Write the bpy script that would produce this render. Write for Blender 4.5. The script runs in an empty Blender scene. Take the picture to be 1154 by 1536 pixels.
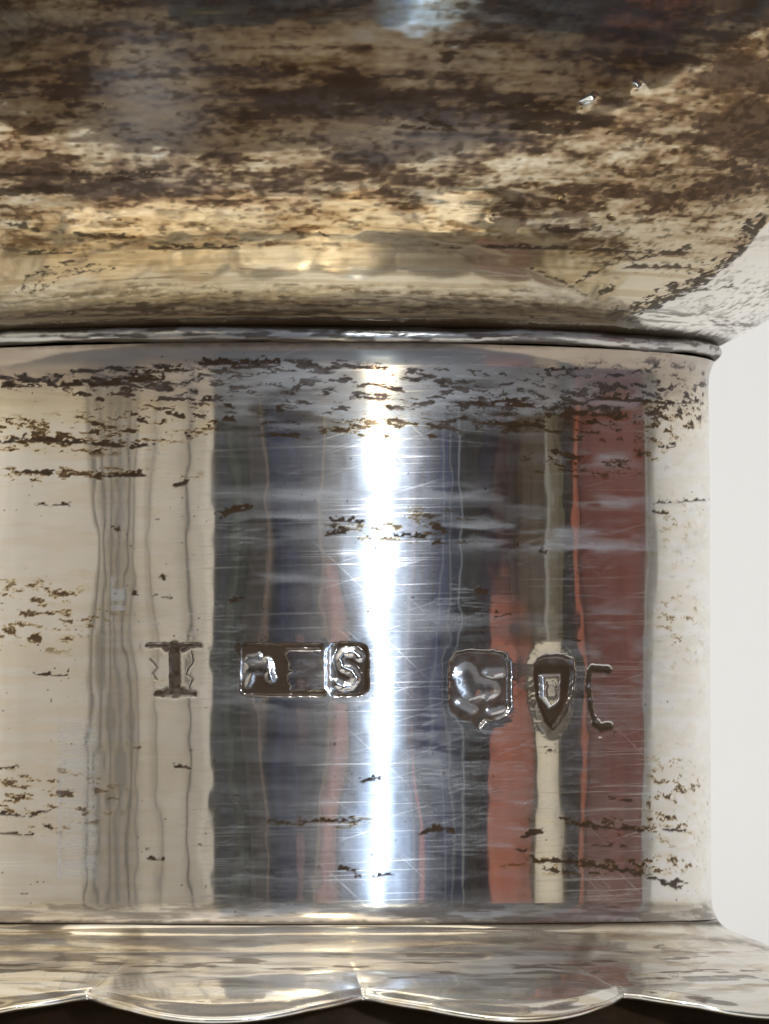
import bpy, math, random
import numpy as np
from mathutils import Vector

# ------------------------------------------------------------------ units
# U = one modelling unit: 0.035 mm.  The vessel stands on the table, z = 0.
U = 3.5e-5
D = 13816.0            # camera to axis
EYE = 345.0            # camera height above the table
XC, YC = 440.0, 1210.0 # where axis / eye level fall in the 1154 x 1536 photograph
def pxof(r, th, z):
    k = 1.0 / (1.0 - r * np.cos(th) / D)
    return XC + r * np.sin(th) * k, YC - (z - EYE) * k

# ------------------------------------------------------------------ camera
sc = bpy.context.scene
cam_d = bpy.data.cameras.new('camera')
cam = bpy.data.objects.new('camera', cam_d)
sc.collection.objects.link(cam)
sc.camera = cam
cam.location = (0, -D * U, EYE * U)
cam.rotation_euler = (math.radians(90), 0, 0)
cam_d.sensor_fit = 'HORIZONTAL'
cam_d.sensor_width = 36.0
cam_d.lens = 36.0 * D / 1154.0
cam_d.shift_x = (577.0 - XC) / 1154.0
cam_d.shift_y = (YC - 768.0) / 1154.0
cam_d.clip_start = 0.02
cam_d.clip_end = 20
cam_d.dof.use_dof = True
cam_d.dof.focus_distance = (D - 590) * U
cam_d.dof.aperture_fstop = cam_d.lens / 1.6

# ------------------------------------------------------------------ world and lamps
w = bpy.data.worlds.new('World'); sc.world = w; w.use_nodes = True
bgn = w.node_tree.nodes['Background']
bgn.inputs[0].default_value = (0.50, 0.47, 0.42, 1); bgn.inputs[1].default_value = 0.42
sc.view_settings.view_transform = 'Standard'; sc.view_settings.look = 'None'
sc.view_settings.exposure = 0.0; sc.view_settings.gamma = 1.0
sc.cycles.max_bounces = 8; sc.cycles.glossy_bounces = 5
sc.cycles.sample_clamp_indirect = 6

def area(name, loc, target, sx, sy, watts, col):
    l = bpy.data.lights.new(name, 'AREA'); l.shape = 'RECTANGLE'; l.size = sx; l.size_y = sy
    l.energy = watts; l.color = col
    o = bpy.data.objects.new(name, l); sc.collection.objects.link(o)
    o.location = loc
    o.rotation_euler = (Vector(target) - Vector(loc)).to_track_quat('-Z', 'Y').to_euler()
    return o
area('overhead_lamp', (-0.12, -0.32, 0.85), (0, 0.05, 0), 1.3, 1.3, 9.6, (1, 0.98, 0.95))
def polar(phi, L, z=0.0):
    a = math.radians(phi); return (math.sin(a) * L, -math.cos(a) * L, z)
# nested lamps added for the neck streak: brightest in the middle, fading outwards
for wd_, lo_, hi_, rad_, col_w in ((.028, -.17, .30, .75, (.85, .93, 1)), (.046, -.19, .30, .50, (.70, .84, 1)), (.066, -.23, .31, .38, (.58, .76, 1)),
                                   (.084, -.36, .32, .32, (.48, .68, 1)), (.108, -.38, .33, .24, (.40, .62, 1)), (.135, -.40, .34, .17, (.36, .58, 1)), (.17, -.40, .34, .11, (.32, .54, 1)), (.21, -.40, .34, .07, (.30, .52, 1))):
    area('streak_lamp', polar(23.3, 0.62 + wd_ * .1, (lo_ + hi_) / 2), (0, 0, (lo_ + hi_) / 2), wd_, hi_ - lo_, rad_ * wd_ * (hi_ - lo_) * math.pi, col_w)
area('small_lamp', polar(11, 0.70, 0.56), (0, 0, 0.03), 0.050, 0.050, 3.2, (1.0, 0.94, 0.84))
area('hotspot_lamp', polar(23.4, 0.58, 0.10), (0, 0, 0.02), 0.030, 0.030, 0.9, (0.92, 0.96, 1.0))  # added lamp in the streak's column, for the hot spot on the bowl

# ------------------------------------------------------------------ helpers
def vnoise(X, Y, sx, sy, seed):
    rng = np.random.RandomState(seed)
    G = rng.rand(256, 256)
    x = X / sx; y = Y / sy
    xi = np.floor(x).astype(np.int64); yi = np.floor(y).astype(np.int64)
    fx = x - xi; fy = y - yi
    fx = fx * fx * fx * (fx * (fx * 6 - 15) + 10); fy = fy * fy * fy * (fy * (fy * 6 - 15) + 10)
    a = G[xi & 255, yi & 255]; b = G[(xi + 1) & 255, yi & 255]
    c = G[xi & 255, (yi + 1) & 255]; d = G[(xi + 1) & 255, (yi + 1) & 255]
    return ((a * (1 - fx) + b * fx) * (1 - fy) + (c * (1 - fx) + d * fx) * fy)
def fbm(X, Y, sx, sy, seed, n=4, gain=0.55):
    s = 0; a = 1; t = 0
    for k in range(n):
        s = s + a * vnoise(X + 37.7 * k, Y + 11.3 * k, sx / 2 ** k, sy / 2 ** k, seed + 101 * k)
        t += a; a *= gain
    return s / t
def sstep(a, b, x):
    t = np.clip((x - a) / (b - a), 0, 1); return t * t * (3 - 2 * t)
def gauss(x, y, cx, cy, sx, sy): return np.exp(-((x - cx) / sx) ** 2 - ((y - cy) / sy) ** 2)
def seg(x, y, x0, y0, x1, y1):
    dx, dy = x1 - x0, y1 - y0; L = dx * dx + dy * dy + 1e-9
    t = np.clip(((x - x0) * dx + (y - y0) * dy) / L, 0, 1)
    return np.hypot(x - x0 - t * dx, y - y0 - t * dy)
def poly(x, y, pts):
    d = None
    for a, b in zip(pts[:-1], pts[1:]):
        s = seg(x, y, *a, *b); d = s if d is None else np.minimum(d, s)
    return d
def polysdf(x, y, pts):            # signed distance, negative inside
    d = poly(x, y, list(pts) + [pts[0]])
    ins = np.zeros(x.shape, bool); n = len(pts)
    for i in range(n):
        x0, y0 = pts[i]; x1, y1 = pts[(i + 1) % n]
        if y0 == y1: continue
        c = ((y0 > y) != (y1 > y)) & (x < (x1 - x0) * (y - y0) / (y1 - y0) + x0)
        ins ^= c
    return np.where(ins, -d, d)
def rbox(x, y, x0, y0, x1, y1, r):
    qx = np.abs(x - (x0 + x1) / 2) - (x1 - x0) / 2 + r; qy = np.abs(y - (y0 + y1) / 2) - (y1 - y0) / 2 + r
    return np.hypot(np.maximum(qx, 0), np.maximum(qy, 0)) + np.minimum(np.maximum(qx, qy), 0) - r

coll = sc.collection
def empty(name, loc, label, cat):
    o = bpy.data.objects.new(name, None); coll.objects.link(o); o.location = loc
    o.empty_display_size = 0.01
    o['label'] = label; o['category'] = cat; return o
def link_mesh(name, co, faces, mat, parent=None, normals=None, attrs=None, smooth=True):
    me = bpy.data.meshes.new(name)
    n = len(co); m = len(faces)
    me.vertices.add(n); me.vertices.foreach_set('co', np.asarray(co, np.float32).ravel())
    me.loops.add(m * 4); me.loops.foreach_set('vertex_index', np.asarray(faces, np.int32).ravel())
    me.polygons.add(m); me.polygons.foreach_set('loop_start', np.arange(0, m * 4, 4, dtype=np.int32))
    me.update(calc_edges=True); me.validate()
    if smooth: me.polygons.foreach_set('use_smooth', np.ones(len(me.polygons), bool))
    if attrs is not None:
        a = me.color_attributes.new('wear', 'FLOAT_COLOR', 'POINT')
        a.data.foreach_set('color', np.asarray(attrs, np.float32).ravel())
    if normals is not None:
        me.normals_split_custom_set_from_vertices([tuple(v) for v in normals.tolist()])
    me.materials.append(mat)
    o = bpy.data.objects.new(name, me); coll.objects.link(o)
    if parent is not None: o.parent = parent
    return o
def grid_mesh(name, R, TH, Z, mat, parent, attrs=None, cut=None):
    """R, TH, Z: (rows, cols) surface of revolution, rows running upwards, cols round the full circle (closed)."""
    P = np.stack([R * np.sin(TH), -R * np.cos(TH), Z], -1) * U
    dc = np.roll(P, -1, 1) - np.roll(P, 1, 1)
    dr = np.gradient(P, axis=0)
    N = np.cross(dc, dr); N /= np.linalg.norm(N, axis=-1, keepdims=True) + 1e-12
    rows, cols = R.shape
    idx = np.arange(rows * cols).reshape(rows, cols)
    a = idx[:-1]; b = np.roll(idx, -1, 1)[:-1]; c = np.roll(idx, -1, 1)[1:]; d = idx[1:]
    F = np.stack([a, b, c, d], -1).reshape(-1, 4)
    co = P.reshape(-1, 3); nn = N.reshape(-1, 3)
    at = None if attrs is None else attrs.reshape(-1, 4)
    own = np.zeros(len(F), int)
    if cut is not None: own = cut[:-1].reshape(-1)
    out = []
    for k in range(own.max() + 1):
        f = F[own == k]; used, inv = np.unique(f, return_inverse=True)
        o = link_mesh(name if k == 0 else 'hallmark', co[used], inv.reshape(-1, 4), mat,
                      parent if k == 0 else out[0], nn[used], None if at is None else at[used])
        out.append(o)
    return out

# ------------------------------------------------------------------ materials
def nt(name):
    m = bpy.data.materials.new(name); m.use_nodes = True
    t = m.node_tree; t.nodes.clear(); return m, t
def silver(name, film=(0.72, 0.55, 0.30), rough=0.05, aniso_w=0.05, bump=0.12, lobe=0.42, soft=0.13):
    m, t = nt(name); N, L = t.nodes, t.links
    out = N.new('ShaderNodeOutputMaterial')
    att = N.new('ShaderNodeAttribute'); att.attribute_name = 'wear'
    sep = N.new('ShaderNodeSeparateColor'); L.new(att.outputs['Color'], sep.inputs[0])
    tc = N.new('ShaderNodeTexCoord')
    def noise(scale, zs, detail=3, rough_=0.6):
        mp = N.new('ShaderNodeMapping'); mp.inputs['Scale'].default_value = (scale, scale, scale * zs)
        L.new(tc.outputs['Object'], mp.inputs[0])
        n = N.new('ShaderNodeTexNoise'); n.inputs['Scale'].default_value = 1; n.inputs['Detail'].default_value = detail
        n.inputs['Roughness'].default_value = rough_
        L.new(mp.outputs[0], n.inputs[0]); return n.outputs['Fac']
    def math_(op, a, b=None, c=None):
        n = N.new('ShaderNodeMath'); n.operation = op
        for i, v in enumerate((a, b, c)):
            if v is None: continue
            if isinstance(v, (int, float)): n.inputs[i].default_value = v
            else: L.new(v, n.inputs[i])
        return n.outputs[0]
    def mixc(f, a, b):
        n = N.new('ShaderNodeMix'); n.data_type = 'RGBA'
        L.new(f, n.inputs[0])
        for i, v in ((6, a), (7, b)):
            if isinstance(v, tuple): n.inputs[i].default_value = (*v, 1)
            else: L.new(v, n.inputs[i])
        return n.outputs[2]
    streak = noise(260, 22); fine = noise(2600, 9, 2)
    def hair(rot, lo, hi):
        mp = N.new('ShaderNodeMapping'); mp.vector_type = 'POINT'; mp.inputs['Rotation'].default_value = (0, rot, 0)
        mp2 = N.new('ShaderNodeMapping'); mp2.inputs['Scale'].default_value = (110, 110, 9500)
        L.new(tc.outputs['Object'], mp.inputs[0]); L.new(mp.outputs[0], mp2.inputs[0])
        n = N.new('ShaderNodeTexNoise'); n.inputs['Scale'].default_value = 1; n.inputs['Detail'].default_value = 1.5
        L.new(mp2.outputs[0], n.inputs[0])
        mr = N.new('ShaderNodeMapRange'); mr.inputs[1].default_value = lo; mr.inputs[2].default_value = hi; L.new(n.outputs['Fac'], mr.inputs[0]); return mr.outputs[0]
    hairs = math_('MAXIMUM', hair(0.03, .60, .72), math_('MAXIMUM', hair(.30, .67, .80), hair(-.75, .68, .82)))
    bmp = N.new('ShaderNodeBump'); bmp.inputs['Strength'].default_value = bump; bmp.inputs['Distance'].default_value = 4e-6
    L.new(math_('ADD', math_('MULTIPLY', streak, 0.6), math_('MULTIPLY', fine, 0.5)), bmp.inputs['Height'])
    rmp = N.new('ShaderNodeValToRGB'); L.new(sep.outputs[2], rmp.inputs[0]); e = rmp.color_ramp.elements
    e[0].position = 0; e[0].color = (.945, .93, .895, 1); e[1].position = 1; e[1].color = (.045, .024, .012, 1)
    for pos, c in ((.22, (.84, .75, .57)), (.45, (.62, .50, .33)), (.65, (.38, .26, .14)), (.82, (.17, .095, .04))):
        q_ = e.new(pos); q_.color = (*c, 1)
    base = rmp.outputs[0]
    p1 = N.new('ShaderNodeBsdfPrincipled'); p1.inputs['Metallic'].default_value = 1
    L.new(base, p1.inputs['Base Color'])
    L.new(math_('MULTIPLY_ADD', sep.outputs[2], 0.12, rough), p1.inputs['Roughness'])
    L.new(bmp.outputs[0], p1.inputs['Normal'])
    p2 = N.new('ShaderNodeBsdfPrincipled'); p2.inputs['Metallic'].default_value = 1
    L.new(base, p2.inputs['Base Color'])
    p2.inputs['Roughness'].default_value = lobe; p2.inputs['Anisotropic'].default_value = 0.92
    tg = N.new('ShaderNodeTangent'); tg.direction_type = 'RADIAL'; tg.axis = 'Z'
    L.new(tg.outputs[0], p2.inputs['Tangent']); p2.inputs['Anisotropic Rotation'].default_value = 0.25
    L.new(bmp.outputs[0], p2.inputs['Normal'])
    mx = N.new('ShaderNodeMixShader')
    L.new(math_('MULTIPLY', math_('MULTIPLY_ADD', streak, 1.2, 0.4), aniso_w), mx.inputs[0])
    p5 = N.new('ShaderNodeBsdfPrincipled'); p5.inputs['Metallic'].default_value = 1
    L.new(base, p5.inputs['Base Color']); p5.inputs['Roughness'].default_value = 0.22; L.new(bmp.outputs[0], p5.inputs['Normal'])
    mx0 = N.new('ShaderNodeMixShader'); L.new(math_('ADD', math_('MULTIPLY', math_('MULTIPLY_ADD', fine, 1.6, 0.2), soft), math_('MULTIPLY', hairs, math_('MULTIPLY', streak, .9))), mx0.inputs[0])
    L.new(p1.outputs[0], mx0.inputs[1]); L.new(p5.outputs[0], mx0.inputs[2])
    L.new(mx0.outputs[0], mx.inputs[1]); L.new(p2.outputs[0], mx.inputs[2])
    # dull polishing haze
    p3 = N.new('ShaderNodeBsdfPrincipled'); p3.inputs['Metallic'].default_value = 0.35
    p3.inputs['Roughness'].default_value = 0.5; p3.inputs['Base Color'].default_value = (0.40, 0.42, 0.45, 1)
    mx2 = N.new('ShaderNodeMixShader'); L.new(sep.outputs[1], mx2.inputs[0])
    L.new(mx.outputs[0], mx2.inputs[1]); L.new(p3.outputs[0], mx2.inputs[2])
    # black-brown tarnish crust
    p4 = N.new('ShaderNodeBsdfPrincipled'); p4.inputs['Metallic'].default_value = 0.0
    p4.inputs['Roughness'].default_value = 0.55; p4.inputs['Specular IOR Level'].default_value = 0.12
    blot = noise(900, 2)
    L.new(mixc(blot, (0.016, 0.010, 0.006), (0.055, 0.032, 0.015)), p4.inputs['Base Color'])
    mx3 = N.new('ShaderNodeMixShader'); L.new(sep.outputs[0], mx3.inputs[0])
    L.new(mx2.outputs[0], mx3.inputs[1]); L.new(p4.outputs[0], mx3.inputs[2])
    L.new(mx3.outputs[0], out.inputs[0]); return m
def matte(name, col, rough=0.9, var=0.12, scale=30, zs=1.0):
    m, t = nt(name); N, L = t.nodes, t.links
    out = N.new('ShaderNodeOutputMaterial'); p = N.new('ShaderNodeBsdfPrincipled')
    p.inputs['Roughness'].default_value = rough
    try: p.inputs['Specular IOR Level'].default_value = 0.2
    except Exception: pass
    tc = N.new('ShaderNodeTexCoord'); mp = N.new('ShaderNodeMapping'); mp.inputs['Scale'].default_value = (scale, scale, scale * zs)
    n = N.new('ShaderNodeTexNoise'); n.inputs['Scale'].default_value = 1; n.inputs['Detail'].default_value = 4
    L.new(tc.outputs['Object'], mp.inputs[0]); L.new(mp.outputs[0], n.inputs[0])
    mr = N.new('ShaderNodeMapRange'); mr.inputs[1].default_value = .3; mr.inputs[2].default_value = .7
    mr.inputs[3].default_value = 1 - var; mr.inputs[4].default_value = 1 + var
    L.new(n.outputs['Fac'], mr.inputs[0])
    v = N.new('ShaderNodeVectorMath'); v.operation = 'SCALE'; v.inputs[0].default_value = col
    L.new(mr.outputs[0], v.inputs['Scale']); L.new(v.outputs[0], p.inputs['Base Color'])
    L.new(p.outputs[0], out.inputs[0]); return m

M_neck = silver('polished_silver', (0.66, 0.55, 0.38))
M_bowl = silver('tarnished_silver', (0.40, 0.28, 0.14), rough=0.025, aniso_w=0.08)
M_foot = silver('foot_silver', (0.62, 0.50, 0.33), rough=0.03, aniso_w=0.10)
M_bead = silver('solder_silver', (0.5, 0.4, 0.3), rough=0.18, aniso_w=0.15)

# ------------------------------------------------------------------ angular columns (fine where the marks are)
def cols(dense=1.0):
    st = []
    x = -math.pi
    deg = math.radians
    while x < math.pi - 1e-6:
        st.append(x)
        u = XC + 628 * math.sin(x) if abs(x) < math.pi / 2 else 1e9
        if deg(-58) < x < deg(102):
            s = 1.9
            if 205 < u < 565 or 660 < u < 925: s = 1.35
            x += s * dense / 628
        else: x += deg(2.5)
    return np.array(st)
TH1 = cols(); TH2 = cols(1.25)

# ================================================================== SURROUNDINGS, with unseen colour panels added for reflections in the silver
def arc_wall(name, p0, p1, L, z0, z1, col, thick=0.006, var=0.1, scale=20, zs=1.0, kind='structure'):
    n = max(2, int(abs(p1 - p0) / 3) + 2)
    a = np.radians(np.linspace(p0, p1, n))
    co = []; 
    for rr, zz in ((L, z0), (L + thick, z0), (L + thick, z1), (L, z1)):
        co.append(np.stack([np.sin(a) * rr, -np.cos(a) * rr, np.full(n, zz)], -1))
    co = np.concatenate(co); F = []
    for k in range(4):
        for i in range(n - 1):
            F.append((k * n + i, ((k + 1) % 4) * n + i, ((k + 1) % 4) * n + i + 1, k * n + i + 1))
    F.append((0, 3 * n, 2 * n, n)); e = n - 1; F.append((e, n + e, 2 * n + e, 3 * n + e))
    o = link_mesh(name, co, F, matte(name + '_paint', col, var=var, scale=scale, zs=zs), smooth=False)
    o['kind'] = kind; return o
def phi(xpx, L, r=628.0):
    """azimuth, on a ring of radius L metres, of what the upright neck mirrors at photograph column xpx"""
    th = math.asin((xpx - XC) / r * (1 - 0.045 * 0.9)) if abs(xpx - XC) < r else math.copysign(math.pi / 2, xpx - XC)
    P = np.array([math.sin(th), -math.cos(th)]) * r * U
    d = P - np.array([0, -D * U]); d /= np.linalg.norm(d)
    n = np.array([math.sin(th), -math.cos(th)]); d = d - 2 * d.dot(n) * n
    b = P.dot(d); t = -b + math.sqrt(b * b - P.dot(P) + L * L); q = P + t * d
    return math.degrees(math.atan2(q[0], -q[1]))
def pan(name, x0, x1, L, z0, z1, col, **k): return arc_wall(name, phi(x0, L), phi(x1, L), L, z0, z1, col, **k)
ZL, ZH = -0.45, 0.75
arc_wall('wall', -118, phi(320, .70), .70, ZL, ZH, (0.90, 0.85, 0.76), var=0.04)
for x0, x1, g in ((137.5, 140.5, .08), (151, 155, .20), (163.5, 166, .10), (173, 180, .33), (188.5, 192, .10), (200.5, 203, .18), (231.5, 234, .30), (282.5, 286, .04)):
    pan('grey_refl_line', x0, x1, .69, ZL, ZH, (g, g * .97, g * .93), thick=.004, var=.05)  # thin grey panels added to mirror as upright lines in the neck
pan('dark_refl_panel', 320, 338, .735, ZL, ZH, (.03, .042, .065))  # unseen dark panels and strips added for the navy zone of the neck
pan('dark_refl_panel', 336, 352, .742, ZL, ZH, (.085, .10, .088), var=.3, scale=25, zs=.5)
pan('dark_refl_panel', 350, 372, .745, ZL, ZH, (.055, .065, .062), var=.3, scale=25, zs=.5)
pan('dark_refl_panel', 370, 404, .74, ZL, ZH, (.085, .078, .075), var=.4, scale=45, zs=.5)
pan('dark_refl_panel', 400, 700, .80, ZL, ZH, (.010, .017, .060), var=.8, scale=40, zs=.8)
pan('refl_strip', 405, 446, .79, ZL, ZH, (.018, .030, .100), var=.7, scale=40, zs=1)
pan('refl_strip', 628, 672, .79, ZL, ZH, (.035, .050, .17), var=.7, scale=50, zs=1)
pan('refl_strip', 396, 400, .735, ZL, ZH, (.26, .20, .17), var=.6, scale=60)
pan('refl_strip', 446, 462, .775, ZL, .030, (.07, .040, .050), var=.5, scale=60)
pan('refl_strip', 490, 514, .76, ZL, .050, (.15, .07, .07), var=.5, scale=60)
pan('refl_strip', 484, 489, .75, -.1, ZH, (.42, .34, .28))
pan('refl_strip', 612, 616, .75, ZL, ZH, (.22, .14, .16)); pan('refl_strip', 634, 650, .77, ZL, ZH, (.030, .030, .09), var=.5)
pan('refl_strip', 624, 628, .75, ZL, .03, (.30, .12, .12))
pan('refl_strip', 660, 662, .75, ZL, ZH, (.25, .28, .35)); pan('refl_strip', 674, 675.5, .75, ZL, ZH, (.35, .4, .48)); pan('refl_strip', 690, 692.5, .75, ZL, ZH, (.4, .45, .5))
pan('refl_strip', 696, 722, .79, ZL, ZH, (.045, .042, .035), var=.4, zs=.4)
pan('refl_strip', 720, 745, .795, ZL, ZH, (.020, .022, .040), var=.4, zs=.4); pan('refl_strip', 743, 770, .80, ZL, ZH, (.050, .034, .036), var=.4, zs=.4)
pan('refl_strip', 765, 776, .78, ZL, ZH, (.035, .034, .03)); pan('refl_strip', 775, 822, .785, ZL, ZH, (.085, .068, .050), var=.4, scale=60, zs=.1)
pan('red_refl_patch', 735, 800, .66, ZL, .0355, (.25, .092, .062), var=.3)  # added red panel, mirrored as the red patch on the neck
pan('tan_refl_strip', 826, 851, .74, ZL, ZH, (.13, .112, .072), var=.3, scale=60, zs=.2)  # tan and black panels added as mirrored stripes
pan('tan_refl_strip', 806, 846, .68, ZL, .033, (.56, .51, .40))
pan('black_refl_strip', 849, 872, .77, ZL, ZH, (.02, .02, .025))
pan('red_refl_panel', 874, 977, .72, ZL, ZH, (.120, .033, .024), var=.3)  # red panels added for the brick-red stripe in the neck
pan('red_refl_panel', 871, 878, .70, ZL, ZH, (.36, .11, .06))

# table top and white backdrop: one swept sheet, ending a hand's width in front of the vessel
def sheet():
    prof = [(-.043, -.012), (-.043, 0)] + [(y, 0) for y in (-.03, 0, .1, .2, .3)] + \
        [(.30 + .10 * math.sin(a), .10 - .10 * math.cos(a)) for a in np.linspace(.2, math.pi / 2, 8)] + [(.40, .3), (.40, .8)]
    xs = np.linspace(-.95, .95, 20)
    co = [(x, y, z) for (y, z) in prof for x in xs]
    n = len(xs); F = [(i * n + j, i * n + j + 1, (i + 1) * n + j + 1, (i + 1) * n + j) for i in range(len(prof) - 1) for j in range(n - 1)]
    o = link_mesh('backdrop', co, F, matte('white_paper', (.695, .702, .71), var=.012, scale=8)); o['kind'] = 'structure'
    for p in o.data.polygons[:n - 1]: p.use_smooth = False
sheet()
fl = link_mesh('floor', [(-3, -3, -.46), (3, -3, -.46), (3, 3, -.46), (-3, 3, -.46)], [(0, 1, 2, 3)], matte('dark_floor', (.25, .20, .135), var=.3, scale=4), smooth=False)
fl['kind'] = 'structure'

# ================================================================== THE VESSEL
cup = empty('silver_vessel', (0, 0, 0), 'tarnished silver vessel with bulging bowl, hallmarked upright neck and scalloped foot', 'vessel')

TAR = []   # (points, half width, strength) explicit tarnish marks, in photograph coordinates on the near side
def marks_field(X, Y, marks, wob):
    T = np.zeros(X.shape)
    for pts, hw in marks:
        xs = [p[0] for p in pts]; ys = [p[1] for p in pts]; m = hw * 2.5 + 8
        s = (X > min(xs) - m) & (X < max(xs) + m) & (Y > min(ys) - m) & (Y < max(ys) + m)
        if not s.any(): continue
        wb = wob[s]; w2 = vnoise(X[s], Y[s], 5, 3, 7)
        d = poly(X[s] + (wb - .5) * 22, Y[s] + (w2 - .5) * 5 + (wb - .5) * 6, pts)
        wd = hw * (-.25 + 1.7 * wb) + (w2 - .5) * 3.2
        T[s] = np.maximum(T[s], sstep(1.3, -1.0, d - wd))
    return T

# ---------------- neck
zA = -160 + EYE + 0; zB = 664 + EYE
def neck_rows():
    z = [-168 + EYE]
    while z[-1] < zB:
        v = YC - (z[-1] - EYE) / .954
        z.append(z[-1] + (1.25 if 950 < v < 1112 or 540 < v < 725 else 1.9))
    return np.array(z)
Zr = neck_rows(); Z, TH = np.meshgrid(Zr, TH1, indexing='ij')
ze = Z - EYE
R = 628 - 5 * (ze + 168) / 832
R = R + np.where(ze > 632, 8 * ((ze - 632) / 32) ** 2, 0) + np.where(ze < -138, 9 * ((-138 - ze) / 30) ** 2, 0)
X, Y = pxof(R, TH, Z)
front = np.cos(TH) > -.05
X = np.where(front, X, 3000 + TH * 628)
A = TH * 628
wob = fbm(A, Y, 14, 7, 5, 3)
wob2 = vnoise(A, Y, 7, 4, 8)
# gentle dents
H = (vnoise(A, Y, 55, 105, 11) - .5) * .62 + (vnoise(A, Y, 130, 260, 12) - .5) * 1.5 + (vnoise(A, Y, 16, 30, 13) - .5) * .10
tar = np.zeros(X.shape); veil = np.zeros(X.shape); film = np.zeros(X.shape)

# streaky tarnish, density varies over the neck
dens = (1.00 * gauss(X, Y, 60, 655, 150, 22) + .8 * gauss(X, Y, 40, 570, 180, 12) + .75 * gauss(X, Y, 100, 712, 150, 9)
        + .9 * gauss(X, Y, 215, 590, 75, 30) + .9 * gauss(X, Y, 400, 552, 170, 9)
        + .74 * gauss(X, Y, 520, 596, 220, 40) + .8 * gauss(X, Y, 800, 604, 150, 34) + .62 * gauss(X, Y, 970, 600, 110, 50)
        + .55 * gauss(X, Y, 560, 642, 180, 14) + .5 * gauss(X, Y, 880, 690, 90, 25) + .6 * gauss(X, Y, 540, 795, 50, 14)
        + .55 * gauss(X, Y, 660, 790, 70, 26) + .15 * gauss(X, Y, 1010, 780, 60, 60) + .35 * gauss(X, Y, 60, 920, 110, 60)
        + .35 * gauss(X, Y, 70, 1200, 110, 50) + .6 * gauss(X, Y, 900, 1240, 70, 12) + .7 * gauss(X, Y, 900, 1298, 110, 12)
        + .28 * gauss(X, Y, 1010, 1200, 60, 80) + .2 * gauss(X, Y, 1020, 940, 50, 80) + .45 * gauss(X, Y, 480, 1232, 80, 10)
        + .25)
st = fbm(A + 14 * wob2, Y + 5 * wob + 3 * wob2, 26, 7.0, 21, 4, .66)
thr = .750 - .185 * np.clip(dens, 0, 1.15)
tar = np.maximum(tar, sstep(-.02, .045, st - thr) * sstep(.3, .5, dens) * (.6 + .4 * wob))
sp = vnoise(A, Y, 6, 4.5, 31)
tar = np.maximum(tar, sstep(.962, .985, sp) * .9 * sstep(.35, .5, vnoise(A, Y, 60, 40, 32)))
MK = [([(195, 570), (245, 566)], 7), ([(250, 618), (272, 625)], 8), ([(205, 628), (218, 633)], 6), ([(278, 650), (284, 656)], 5),
      ([(140, 577), (180, 573)], 6), ([(90, 578), (125, 576)], 5), ([(5, 580), (60, 578)], 3), ([(300, 545), (420, 543)], 5),
      ([(350, 552), (388, 548)], 4), ([(200, 560), (300, 553)], 3), ([(300, 600), (316, 598)], 5), ([(20, 656), (185, 668)], 5),
      ([(0, 662), (60, 660)], 5), ([(195, 672), (230, 665)], 4), ([(150, 713), (215, 712)], 5), ([(20, 707), (80, 709)], 4),
      ([(268, 727), (280, 722)], 6), ([(175, 792), (178, 795)], 5), ([(328, 776), (345, 768), (378, 760)], 5.5),
      ([(340, 608), (350, 610)], 5), ([(342, 628), (352, 630)], 5.5), ([(56, 757), (110, 758)], 2), ([(500, 780), (545, 783)], 4),
      ([(495, 800), (520, 798)], 5), ([(590, 803), (640, 806)], 3.5), ([(655, 790), (668, 796)], 4.5), ([(650, 815), (668, 813)], 4),
      ([(725, 634), (780, 637), (810, 638)], 4), ([(855, 620), (915, 622), (940, 625)], 4.5), ([(857, 660), (873, 658)], 4),
      ([(834, 676), (845, 682), (868, 687)], 4.5), ([(720, 607), (800, 608)], 4.5), ([(780, 610), (860, 612)], 2.5),
      ([(700, 604), (790, 600)], 3), ([(900, 598), (1010, 605), (1050, 602)], 2.5), ([(820, 556), (870, 552)], 2.5),
      ([(920, 695), (945, 702)], 3), ([(716, 888), (732, 889)], 5), ([(740, 925), (765, 921)], 3), ([(345, 903), (362, 899)], 3.5),
      ([(814, 825), (817, 829)], 4), ([(245, 866), (250, 868)], 4), ([(236, 894), (255, 897)], 3), ([(205, 890), (208, 892)], 3),
      ([(265, 1148), (280, 1153)], 4), ([(293, 1265), (298, 1267)], 4), ([(230, 1288), (245, 1289)], 4), ([(200, 1120), (212, 1122)], 2.5),
      ([(0, 1220), (45, 1224), (75, 1214)], 3.5), ([(0, 1250), (50, 1252)], 2.5), ([(72, 1240), (77, 1243)], 4), ([(0, 1155), (30, 1150)], 2),
      ([(632, 1248), (655, 1242), (680, 1247)], 7), ([(515, 1302), (540, 1313)], 6), ([(545, 1173), (570, 1168)], 3),
      ([(455, 1232), (540, 1231)], 3), ([(785, 1254), (812, 1247)], 6), ([(780, 1275), (788, 1276)], 4), ([(555, 1316), (590, 1312)], 2.5),
      ([(808, 1290), (850, 1292), (890, 1296)], 6), ([(815, 1303), (855, 1310)], 4), ([(880, 1297), (930, 1304), (980, 1318), (1020, 1332)], 4),
      ([(870, 1238), (905, 1240), (965, 1246)], 4.5), ([(895, 1268), (940, 1270)], 2.5), ([(910, 1196), (950, 1202)], 3), ([(845, 1228), (852, 1230)], 5),
      ([(980, 755), (1060, 750)], 1.8), ([(985, 768), (1000, 770)], 3), ([(1000, 670), (1012, 668)], 5), ([(55, 1012), (100, 1014)], 1.8),
      ([(840, 955), (870, 962)], 2), ([(820, 1125), (845, 1128)], 2.5), ([(1000, 1245), (1030, 1247)], 2.5), ([(985, 1320), (1030, 1325)], 2)]
tar = np.maximum(tar, marks_field(X, Y, MK, wob) * .97)
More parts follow.
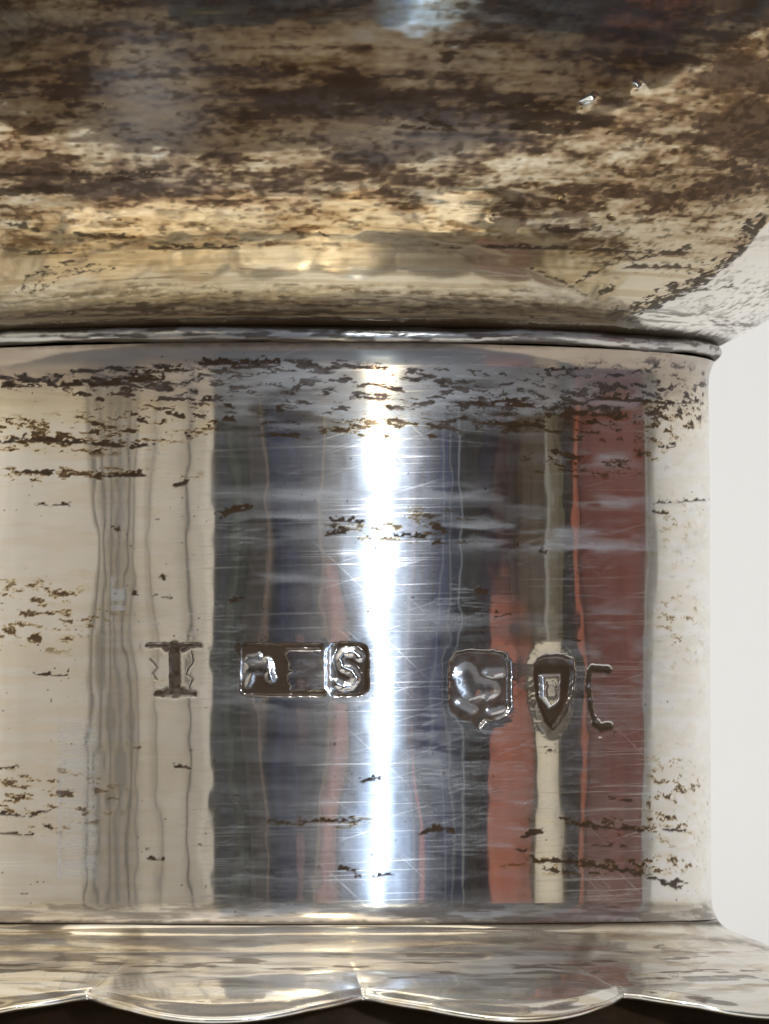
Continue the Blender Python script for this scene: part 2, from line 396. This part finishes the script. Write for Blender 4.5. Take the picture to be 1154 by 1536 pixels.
# polishing haze: pale brushed patches and scratches
hz = (.50 * gauss(X, Y, 560, 742, 190, 14) + .55 * gauss(X, Y, 720, 800, 230, 20) + .30 * gauss(X, Y, 450, 778, 110, 14) + .35 * gauss(X, Y, 900, 822, 110, 7)
      + .35 * gauss(X, Y, 700, 608, 330, 34) + .22 * gauss(X, Y, 420, 600, 130, 55) + .30 * gauss(X, Y, 660, 928, 80, 22) + .30 * gauss(X, Y, 900, 755, 120, 12)
      + .25 * gauss(X, Y, 420, 870, 90, 9) + .22 * gauss(X, Y, 900, 930, 90, 16) + .25 * gauss(X, Y, 640, 1130, 60, 60) + .22 * gauss(X, Y, 920, 1000, 90, 60)
      + .35 * gauss(X, Y, 900, 690, 60, 12) + .25 * gauss(X, Y, 420, 1040, 110, 26) + .08 * gauss(X, Y, 600, 1200, 300, 160) + .03)
hz = hz * (.35 + 1.3 * fbm(A, Y, 60, 9, 41, 4)) * sstep(.30, .62, fbm(A, Y, 90, 16, 44, 3))
scr = sstep(.79, .90, vnoise(A + Y * .6, Y - A * .05, 60, 1.9, 51)) * .16 + sstep(.82, .92, vnoise(A, Y + A * .35, 40, 2.0, 52)) * .13
scr = scr * sstep(.35, .6, vnoise(A, Y, 120, 90, 53)) * gauss(X, Y, 580, 980, 330, 480)
veil = np.clip(hz * 1.1 + 2.0 * scr + .42 * sstep(640, 530, Y) + .45 * sstep(1342, 1372, Y) * (.4 + fbm(A, Y, 60, 9, 69)) + .35 * sstep(3.5, 1, seg(X, Y, 612, 875, 613, 945)), 0, .75)
box_ = sstep(84, 90, X) * sstep(152, 140, X) * sstep(1070, 1090, Y) * sstep(1325, 1310, Y)
veil = np.clip(veil + box_ * (.10 + .34 * vnoise(A, Y, 30, 3.2, 65)) + .35 * sstep(1.2, .2, np.abs(X - 89) - 1) * sstep(1150, 1170, Y) * sstep(1330, 1310, Y)
               + .45 * sstep(165, 168, X) * sstep(190, 186, X) * sstep(862, 866, Y) * sstep(965, 930, Y) * sstep(.3, .6, vnoise(A, Y, 20, 8, 68)), 0, .75)
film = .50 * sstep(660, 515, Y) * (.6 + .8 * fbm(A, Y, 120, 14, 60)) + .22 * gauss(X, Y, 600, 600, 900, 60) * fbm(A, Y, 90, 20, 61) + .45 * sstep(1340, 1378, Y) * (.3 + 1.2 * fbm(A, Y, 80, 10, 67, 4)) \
    + .04 * fbm(A, Y, 120, 40, 62, 4) * (X < 330) + .07 * sstep(.44, .62, fbm(A, Y, 110, 14, 63, 4)) * sstep(340, 200, X) \
    + .08 * (X > 970) * sstep(.4, .6, fbm(A, Y, 60, 12, 64, 4)) + .55 * sstep(.04, -.05, thr - st - .035) * sstep(.3, .5, dens)
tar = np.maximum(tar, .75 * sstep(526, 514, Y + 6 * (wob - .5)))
tar = np.maximum(tar, .55 * sstep(.50, .62, fbm(A, Y, 70, 8, 66, 3)) * gauss(X * 0, Y, 0, 1362, 1, 9))
tar = np.maximum(tar, .65 * sstep(.45, .60, fbm(A, Y, 90, 7, 166, 4)) * sstep(1350, 1368, Y) * (.5 + .5 * vnoise(A, Y, 160, 50, 167)))
tar = np.maximum(tar, .85 * sstep(1378, 1384, Y + 5 * (wob - .5)))

# ---- the six punched hallmarks: relief, with black tarnish lying in the hollows
own = np.zeros(X.shape, int)
def punch(sd, depth, wall=4.0, berm=1.2):
    return -depth * .8 * sstep(wall / 2 + 1, -wall / 2 - 1, sd) - berm * .25 * np.exp(-(np.maximum(sd, 0) / 9.0) ** 2)
def apply(k, x0, y0, x1, y1, fn, pad=16):
    global H, tar, film, veil
    s = (X > x0 - pad) & (X < x1 + pad) & (Y > y0 - pad) & (Y < y1 + pad) & front
    x, y, wv = X[s], Y[s], wob[s]
    h, t, clean = fn(x + (wv - .5) * 3, y + (wob2[s] - .5) * 2, wv); h = h * .72
    H[s] += h; tar[s] = np.maximum(tar[s] * (1 - clean), t); veil[s] = np.maximum(veil[s] * (1 - .7 * clean), .42 * np.clip((np.abs(h) - .35) / 1.2, 0, 1))
    b = (X > x0 - 6) & (X < x1 + 6) & (Y > y0 - 6) & (Y < y1 + 6) & front
    own[b] = k
def m_I(x, y, wv):
    d = np.minimum.reduce([seg(x, y, 222, 969, 300, 969) - 2.5, seg(x, y, 236, 1041, 292, 1041) - 3.2, seg(x, y, 262, 970, 264, 1040) - 7,
                           seg(x, y, 252, 1036, 244, 1041) - 4, seg(x, y, 276, 1036, 286, 1041) - 4, seg(x, y, 252, 975, 246, 969) - 3, seg(x, y, 276, 975, 284, 969) - 3])
    q = np.minimum(poly(x, y, [(226, 990), (236, 1002), (230, 1012), (234, 1020)]) - 1.5, poly(x, y, [(288, 975), (292, 992), (280, 1010), (290, 1018), (286, 1034)]) - 1.0)
    h = -2.4 * sstep(2.5, -3, d) - .5 * sstep(1, -1, q) + .1 * np.exp(-((d - 5) / 5) ** 2)
    t = np.maximum(sstep(3.2, .2, d) * (.75 + .3 * wv), sstep(1, -.5, q) * .55); return h, t, 0 * x
def m_lion(x, y, wv):
    sd = np.minimum.reduce([rbox(x + 16 * (wv - .5) * (x > 400), y, 362, 967, 431, 1043, 9), seg(x, y, 420, 970, 480, 971) - 3.4, seg(x, y, 420, 1040, 484, 1040) - 3.0])
    sh = .45 + .55 * sstep(360, 395, x)                     # struck shallower on the left
    fg = np.minimum.reduce([seg(x, y, 376, 1002, 398, 1000) - 10, seg(x, y, 400, 992, 406, 1018) - 6, seg(x, y, 378, 1010, 372, 1028) - 4, seg(x, y, 372, 988, 388, 984) - 3.5])
    lump = sstep(7, -9, fg)
    h = punch(sd, 5.0) * sh + 4.4 * sh * lump * sstep(0, -6, sd) + 1.6 * gauss(x, y, 399, 1014, 7, 11)
    ins = sstep(4.5, 1.5, sd)
    t = ins * (1 - sstep(4, -2, fg)) * (.95 - .6 * sstep(1025, 1015, y) * sstep(985, 995, y) * sstep(385, 370, x))
    t = np.maximum(t, .85 * sstep(3, 0, seg(x, y, 357, 970, 364, 984) - 4))
    t = np.maximum(t, .25 * ins)
    return h, np.maximum(t, .5 * sstep(.42, .6, wv) * sstep(4, -4, rbox(x, y, 425, 972, 488, 1040, 8))), ins * lump
def m_S(x, y, wv):
    sd = rbox(x, y, 489, 966, 551, 1043, 15)
    a = [(540, 986), (530, 978), (516, 979), (509, 989), (514, 1000), (528, 1007), (535, 1017), (529, 1028), (516, 1031), (505, 1025)]
    d = poly(x, y, a) - 6.0; up = sstep(6, -8, d)
    left = sstep(508, 494, x)
    h = punch(sd, 6.0) * (1 - .75 * left) + 6 * up * (1 - .7 * left)
    return h, sstep(4.5, 1.5, sd) * (1 - sstep(4.0, -1, d)) * (.97 - .85 * left), up
def m_head(x, y, wv):
    pts = [(678, 992), (684, 981), (700, 977), (742, 977), (758, 982), (765, 994), (766, 1060), (760, 1072), (744, 1078), (730, 1080), (720, 1092), (710, 1080), (694, 1076), (681, 1066), (677, 1050)]
    sd = polysdf(x, y, pts)
    fig = np.minimum.reduce([seg(x, y, 701, 1012, 712, 1036) - 17, seg(x, y, 716, 1030, 736, 1034) - 15, seg(x, y, 734, 1010, 754, 1008) - 6,
                             seg(x, y, 693, 1054, 712, 1064) - 6, seg(x, y, 740, 1068, 756, 1064) - 4])
    soft_ = sstep(8, -14, fig)
    crease = np.minimum(poly(x, y, [(728, 1016), (744, 1020), (756, 1018)]) - 1.4, poly(x, y, [(708, 1052), (722, 1048), (734, 1056), (730, 1066)]) - 2.4)
    h = punch(sd, 6.5, 5, 1.3) + 4.6 * soft_ * sstep(1, -6, sd) - .8 * sstep(2, -2, crease)
    t = np.maximum(1 - sstep(4, -2.5, fig), .9 * sstep(1.5, -1, crease))
    return h, sstep(4.5, 1.5, sd) * np.maximum(t, .25) * (.96 - .25 * wv), 1 - t
def m_shield(x, y, wv):
    pts = [(803, 998), (808, 988), (820, 983), (846, 983), (858, 990), (861, 1006), (858, 1040), (848, 1068), (838, 1084), (829, 1092), (820, 1082), (808, 1050), (803, 1020)]
    sd = polysdf(x, y, pts)
    c = polysdf(x, y, [(813, 1013), (842, 1013), (841, 1050), (833, 1058), (827, 1061), (821, 1052), (815, 1046)])
    c2 = rbox(x, y, 821, 1022, 835, 1048, 3)
    up = sstep(4, -3, c)
    h = -6.0 * sstep(3, -4, sd) - .75 * np.exp(-(np.maximum(sd, 0) / 11) ** 2) * sstep(30, 12, sd) + 6 * up - .5 * sstep(2, -2, c2)
    t = sstep(4.5, 1.5, sd) * (1 - sstep(3.5, -1, c)) * (.97 - .3 * wv * sstep(1000, 990, y))
    return h, np.maximum(t, .35 * sstep(1.2, -.5, np.abs(c2) - .8)), up
def m_edge(x, y, wv):
    d = np.minimum.reduce([poly(x, y, [(888, 1003), (912, 1005)]) - 4.5, poly(x, y, [(884, 1006), (882, 1030), (886, 1062), (893, 1085)]) - 2.6,
                           poly(x, y, [(893, 1085), (902, 1092), (914, 1090)]) - 5.0])
    h = -3.2 * sstep(2, -3, d) + .25 * gauss(x, y, 898, 1102, 9, 6) 
    return h, sstep(3.0, 0, d) * .97 * sstep(.2, .35, wv + .1), 0 * x
apply(1, 218, 962, 304, 1048, m_I); apply(2, 350, 963, 484, 1047, m_lion); apply(3, 487, 964, 553, 1045, m_S)
apply(4, 674, 974, 768, 1094, m_head); apply(5, 801, 981, 863, 1094, m_shield, 24); apply(6, 880, 998, 918, 1104, m_edge)
hx = film * 0
grid = grid_mesh('neck', R + H, TH, Z, M_neck, cup, np.stack([tar, veil, np.clip(film, 0, 1), 1 + 0 * tar], -1), own)
for o, l in zip(grid[1:], ('hallmark of a serifed letter I, darkened with tarnish', 'worn oblong hallmark of a walking beast', 'hallmark of a raised letter S in a rounded punch',
                           'hallmark of a worn head in a squarish punch with pointed base', 'deep shield-shaped hallmark with a small raised shield inside', 'half-struck hallmark showing only its curved left edge')):
    o['label'] = l

# ---------------- solder seam between neck and bowl
ph = np.linspace(-.62 * math.pi, .55 * math.pi, 22)
PH, TH = np.meshgrid(ph, TH2, indexing='ij')
A = TH * 628; nb = fbm(A, PH * 20, 60, 30, 71, 4) - .5
rad = 11.5 + 4.5 * nb + .5 * (vnoise(A, PH * 14, 14, 9, 73) - .5)
R = 630 + rad * np.cos(PH); Z = 678 + EYE + rad * np.sin(PH) + 5 * (vnoise(A, 0 * A, 190, 10, 72) - .5)
edge = .42 + .35 * (fbm(A, PH * 20, 130, 60, 75, 4) - .3)
t_ = .93 * sstep(edge, edge + .30, np.abs(PH + .06 + (vnoise(A, 0 * A, 120, 10, 76) - .5) * .6))
t_ = np.maximum(t_, .75 * sstep(.50, .62, fbm(A, PH * 10, 46, 5, 74, 4)))
grid_mesh('solder_seam', R, TH, Z, M_bead, cup, np.stack([t_, .35 + .4 * fbm(A, PH * 10, 60, 6, 77), .12 + 0 * t_, 1 + 0 * t_], -1))

# ---------------- bowl
prof = np.array([(622, 684), (645, 694), (670, 707), (714, 731), (780, 770), (850, 820), (920, 886), (980, 962), (1027, 1045), (1058, 1130), (1076, 1225), (1083, 1340),
                 (1080, 1500), (1068, 1700), (1060, 1900), (1062, 1960)], float)
from mathutils import geometry
def spline(P, n):
    s = np.concatenate([[0], np.cumsum(np.hypot(*np.diff(P, axis=0).T))])
    q = np.array(n); out = []
    # Catmull-Rom over arc length
    for v in q:
        i = min(max(np.searchsorted(s, v) - 1, 0), len(P) - 2)
        t = (v - s[i]) / (s[i + 1] - s[i]); p0 = P[max(i - 1, 0)]; p1 = P[i]; p2 = P[i + 1]; p3 = P[min(i + 2, len(P) - 1)]
        h1 = s[i + 1] - s[i]; m1 = (p2 - p0) / (s[i + 1] - s[max(i - 1, 0)]) * h1; m2 = (p3 - p1) / (s[min(i + 2, len(P) - 1)] - s[i]) * h1
        out.append((2 * t**3 - 3 * t**2 + 1) * p1 + (t**3 - 2 * t**2 + t) * m1 + (-2 * t**3 + 3 * t**2) * p2 + (t**3 - t**2) * m2)
    return np.array(out), s[-1]
_, Ltot = spline(prof, [0])
q = list(np.arange(0, 640, 2.2)) + list(np.linspace(642, Ltot, 24))
pp, _ = spline(prof, q)
pp = np.concatenate([pp, [(1056, 1968), (1045, 1962), (1040, 1900), (1050, 1500), (1040, 1220), (900, 900), (620, 740), (20, 730)]])
R0, TH = np.meshgrid(pp[:, 0], TH2, indexing='ij'); Z, _ = np.meshgrid(pp[:, 1] + EYE, TH2, indexing='ij')
X, Y = pxof(R0, TH, Z); A = TH * 800
Y = np.where(np.cos(TH) > -.2, Y, 200 + 150 * vnoise(A, Z, 300, 200, 80))
S, _ = np.meshgrid(np.arange(len(pp)) * 2.2, TH2, indexing='ij')
wob = fbm(A, S, 15, 9, 85, 3)
up = sstep(420, 250, Y + 60 * (fbm(A, S, 260, 120, 86) - .5))          # 1 = the heavily tarnished upper part
wx = A + 16 * fbm(A, S, 20, 20, 91); wy = S + 10 * fbm(A, S, 14, 14, 90)
n1 = fbm(wx, wy, 12.5, 8, 92, 2, .7)                    # grains, 5 to 15 units
n2 = fbm(A, S, 230, 55, 93, 4)                         # broad streaky patches
n3 = fbm(wx, S, 75, 17, 88, 4, .65)                    # streaks
dn = np.clip(up * (.34 + 1.4 * (n2 - .40)) + .50 * gauss(X, Y, 150, 350, 260, 26) + .5 * gauss(X, Y, 850, 335, 280, 36) + .35 * gauss(X, Y, 980, 400, 130, 20)
    + .35 * gauss(X * 0, Y, 0, 272, 1, 20) + .35 * gauss(X, Y, 120, 60, 200, 60) + .15 * gauss(X, Y, 430, 145, 150, 45) + .45 * gauss(X, Y, 1130, 130, 70, 120)
    + .3 * gauss(X, Y, 790, 175, 110, 26) - .25 * gauss(X, Y, 240, 140, 70, 110) - .30 * gauss(X, Y, 600, 50, 60, 80) + .55 * gauss(X, Y, 1100, 455, 90, 40), 0, 1.2)
g = .42 * n1 + .58 * n3
tar = sstep(-.06, .11, g + .25 * (vnoise(A, S, 7, 4.6, 194) - .5) - (.668 - .14 * dn)) * sstep(.10, .3, dn) * (.15 + .50 * vnoise(A, S, 30, 14, 94))
MB = [([(45, 380), (110, 378)], 3.5), ([(225, 372), (355, 370)], 4), ([(120, 352), (200, 355)], 4), ([(0, 332), (60, 345)], 5), ([(170, 270), (235, 262)], 5), ([(0, 262), (230, 260)], 3.5),
      ([(0, 288), (90, 284)], 10), ([(725, 370), (830, 372), (1030, 381)], 3.5), ([(940, 400), (1035, 400)], 4), ([(900, 440), (920, 432)], 6), ([(820, 345), (900, 342)], 7),
      ([(740, 160), (830, 160)], 7), ([(770, 190), (850, 195)], 10), ([(620, 175), (680, 190)], 5), ([(600, 190), (690, 196)], 4), ([(660, 370), (690, 372)], 3),
      ([(100, 170), (112, 174)], 6), ([(138, 157), (155, 160)], 5), ([(30, 440), (45, 415), (80, 400), (130, 388)], 2.0), ([(44, 440), (70, 412), (150, 396)], 1.6), ([(60, 436), (90, 414), (170, 402)], 1.4),
      ([(800, 405), (850, 425), (880, 445)], 1.6), ([(860, 428), (900, 405), (950, 380), (960, 372)], 2.2), ([(950, 390), (1040, 372)], 3), ([(1010, 440), (1100, 430)], 2), ([(470, 345), (500, 356)], 3),
      ([(925, 478), (990, 452), (1060, 415), (1110, 372), (1140, 330)], 15)]
mk = marks_field(X, Y, MB[:-1], wob)
refl_edge = marks_field(X, Y, MB[-1:], wob) * sstep(.25, .45, n1)  # dark reflection line on the bowl's right, painted in as stain
tar = np.maximum(tar, np.maximum(mk * .85, refl_edge * .9))
tar = np.maximum(tar, .92 * sstep(140, 55, S + 50 * (wob - .5)) * (.6 + .4 * fbm(A, S, 120, 7, 87)) * (X < 985 - 0.5 * S))
tar = np.maximum(tar, .9 * sstep(46, 26, S + 22 * (wob - .5)))
tar = np.maximum(tar, .75 * sstep(.47, .6, fbm(A, S, 60, 6, 96, 4)) * gauss(X * 0, S, 0, 66, 1, 24))
spk = fbm(A, S, 11, 8, 195, 2) + .30 * (n3 - .5) + .26 * (dn - .55)
tar = np.maximum(tar, .60 * sstep(.54, .80, spk) * sstep(.1, .35, dn))
n4 = vnoise(A, S, 8, 5.5, 191) * .6 + vnoise(A, S, 16, 9, 192) * .4
film = .20 + up * (.33 + .75 * (n3 - .5) + .45 * (n4 - .5) + .45 * (n2 - .45) + .12 * np.clip(dn, 0, 1)) + .20 * sstep(-.06, .05, g - (.655 - .14 * dn)) * sstep(.1, .3, dn) \
    + .30 * gauss(X, Y, 460, 150, 160, 40) * n3 - .16 * gauss(X, Y, 230, 130, 80, 110) - .22 * gauss(X, Y, 600, 50, 60, 90) \
    + .16 * sstep(.45, .65, fbm(A, S, 150, 9, 95, 4)) * (1 - up) + .25 * gauss(X, Y, 1140, 120, 60, 110) + .16 * sstep(820, 1050, X) * up + .12 * gauss(X, Y, 1050, 380, 120, 70)
film = film - .18 * sstep(.6, .8, vnoise(A, S, 60, 40, 193)) * up
film = np.clip(film, 0, .88)
for bx, by in ((882, 152), (957, 128)):
    tar = tar * (1 - gauss(X, Y, bx, by, 10, 7)); film = film * (1 - .8 * gauss(X, Y, bx, by, 10, 7))
pale_refl = (Y > np.interp(X, [920, 990, 1060, 1110, 1154], [482, 455, 420, 378, 330])) & (X > 925) & (X < 1500)
film = np.where(pale_refl, film * .15, film)  # pale grazing reflection at right, painted by thinning the film
veil = np.clip(.14 * up * fbm(A, S, 60, 30, 99, 5) + .15 * gauss(X, Y, 300, 280, 300, 40) + .40 * gauss(X, Y, 225, 150, 75, 100) * (.5 + n3) + .25 * gauss(X, Y, 640, 210, 160, 40) * (.5 + n3), 0, .6)  # upper-left column is a blue-grey reflection painted into the haze
Hb = ((vnoise(A, S, 120, 60, 101) - .5) * 2.2 + (vnoise(A, S, 26, 16, 102) - .5) * .4) * (.12 + .88 * sstep(400, 330, Y))
for bx, by, ex, ey, bs, bh in ((873, 157, 890, 148, 5, 5), (956, 129, 957, 129, 5.5, 6), (920, 322, 922, 322, 4, 3), (845, 296, 846, 296, 4, 3), (740, 325, 741, 325, 4, 3)):
    Hb = Hb + bh * np.exp(-(seg(X, Y, bx, by, ex, ey) / bs) ** 1.5) * (np.cos(TH) > 0)
bowl = grid_mesh('bowl', R0 + Hb, TH, Z - Hb * .5, M_bowl, cup, np.stack([tar, veil, film, 1 + 0 * tar], -1))[0]
bowl['label'] = 'bulging bowl heavily stained brown and black with tarnish'

# ---------------- scalloped foot
NL = 15; th0 = math.radians(6.0)
lob = np.abs(np.sin((TH2 - th0) * NL / 2)) ** .82
Rout = 928 + 110 * lob
fp = np.array([(629, -158), (634, -168), (642, -178), (652, -185), (672, -193), (714, -208), (780, -222), (860, -238), (948, -258), (1000, -276), (1040, -296)], float)
tt = np.concatenate([np.linspace(0, .12, 22)[:-1], np.linspace(.12, 1, 150)])
rows = []; zz = []
for t in tt:
    r = 629 + (Rout - 629) * t; rows.append(r)
    z = np.interp(r, fp[:, 0], fp[:, 1]); zz.append(z)
Rt = np.array(rows); Zt = np.array(zz)
k = np.array([.25, .5, .25])
for _ in range(8): Zt[1:-1] = .25 * Zt[:-2] + .5 * Zt[1:-1] + .25 * Zt[2:]
tg = tt[:, None]
Zt = Zt + 12 * sstep(.35, .95, tg) * (lob[None] ** .8 - .42) - 5 * sstep(.93, 1, tg)
Zt = Zt + (vnoise(Rt, TH2[None] * 800 + 0 * Rt, 60, 90, 120) - .5) * 1.6
lip = np.linspace(math.pi / 2, -math.pi / 2, 12)[1:]
Rl = Rout[None] + 4.5 * np.cos(lip)[:, None]; Zl = Zt[-1][None] - 4.5 + 4.5 * np.sin(lip)[:, None]
und_r = np.stack([Rout * (1 - f) + 860 * f for f in (.3, .6, 1)]); und_z = np.stack([Zt[-1] - 9 + 20 * f for f in (.3, .6, 1)])
R = np.concatenate([Rt, Rl, und_r])[::-1]; Z = np.concatenate([Zt, Zl, und_z])[::-1] + EYE
TH = np.broadcast_to(TH2, R.shape); X, Y = pxof(R, TH, Z); A = TH * 800
wob = fbm(A, R, 40, 10, 131, 3)
tar = .85 * sstep(.56, .68, fbm(A, R, 70, 20, 132, 4)) * (gauss(X * 0, Y, 0, 1452, 1, 26) * .8 + .12)
tar = np.maximum(tar, .9 * gauss(X * 0, Y + 2 * (wob - .5), 0, 1385, 1, 5))
tar = np.maximum(tar, .45 * gauss(X * 0, Y + 10 * (wob - .5), 0, 1412, 1, 5) * sstep(.4, .6, fbm(A, R, 200, 30, 133)))
tar = np.maximum(tar, marks_field(X, Y, [([(320, 1503), (385, 1500)], 4), ([(240, 1443), (250, 1441)], 4)], wob) * .55)
film = np.clip(.07 + .22 * sstep(.46, .66, fbm(A, R, 130, 34, 136, 4)) * gauss(X * 0, Y, 0, 1415, 1, 40) + .35 * fbm(A, R, 180, 60, 134, 3) * gauss(X * 0, Y, 0, 1410, 1, 40) + .2 * sstep(.5, .6, fbm(A, R, 90, 18, 135)), 0, 1)
veil = np.clip(.25 * fbm(A, R, 120, 26, 136, 4) + .30 * gauss(X, Y, 430, 1440, 230, 60) + .2 * gauss(X, Y, 780, 1450, 90, 50), 0, .6)
refl_band = np.maximum(sstep(26, 8, poly(X, Y, [(196, 1400), (208, 1436), (182, 1490)])), sstep(20, 4, poly(X, Y, [(885, 1408), (862, 1450), (838, 1482)])))  # dark reflections across the foot, painted in as broad stains
tar = np.maximum(tar, refl_band * .42 * (.5 + wob))
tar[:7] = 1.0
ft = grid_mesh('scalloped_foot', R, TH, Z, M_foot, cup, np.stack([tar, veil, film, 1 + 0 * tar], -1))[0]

# ---------------- dark collar under the foot, standing on the table
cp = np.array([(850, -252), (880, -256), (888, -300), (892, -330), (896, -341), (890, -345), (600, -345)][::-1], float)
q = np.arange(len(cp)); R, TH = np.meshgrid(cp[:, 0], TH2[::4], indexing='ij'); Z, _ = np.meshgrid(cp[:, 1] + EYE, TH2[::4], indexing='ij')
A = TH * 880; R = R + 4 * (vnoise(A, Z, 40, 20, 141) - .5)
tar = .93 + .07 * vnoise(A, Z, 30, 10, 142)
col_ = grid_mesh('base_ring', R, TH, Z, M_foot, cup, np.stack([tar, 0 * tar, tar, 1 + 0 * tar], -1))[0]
col_['label'] = 'near-black ring under the scalloped edge'
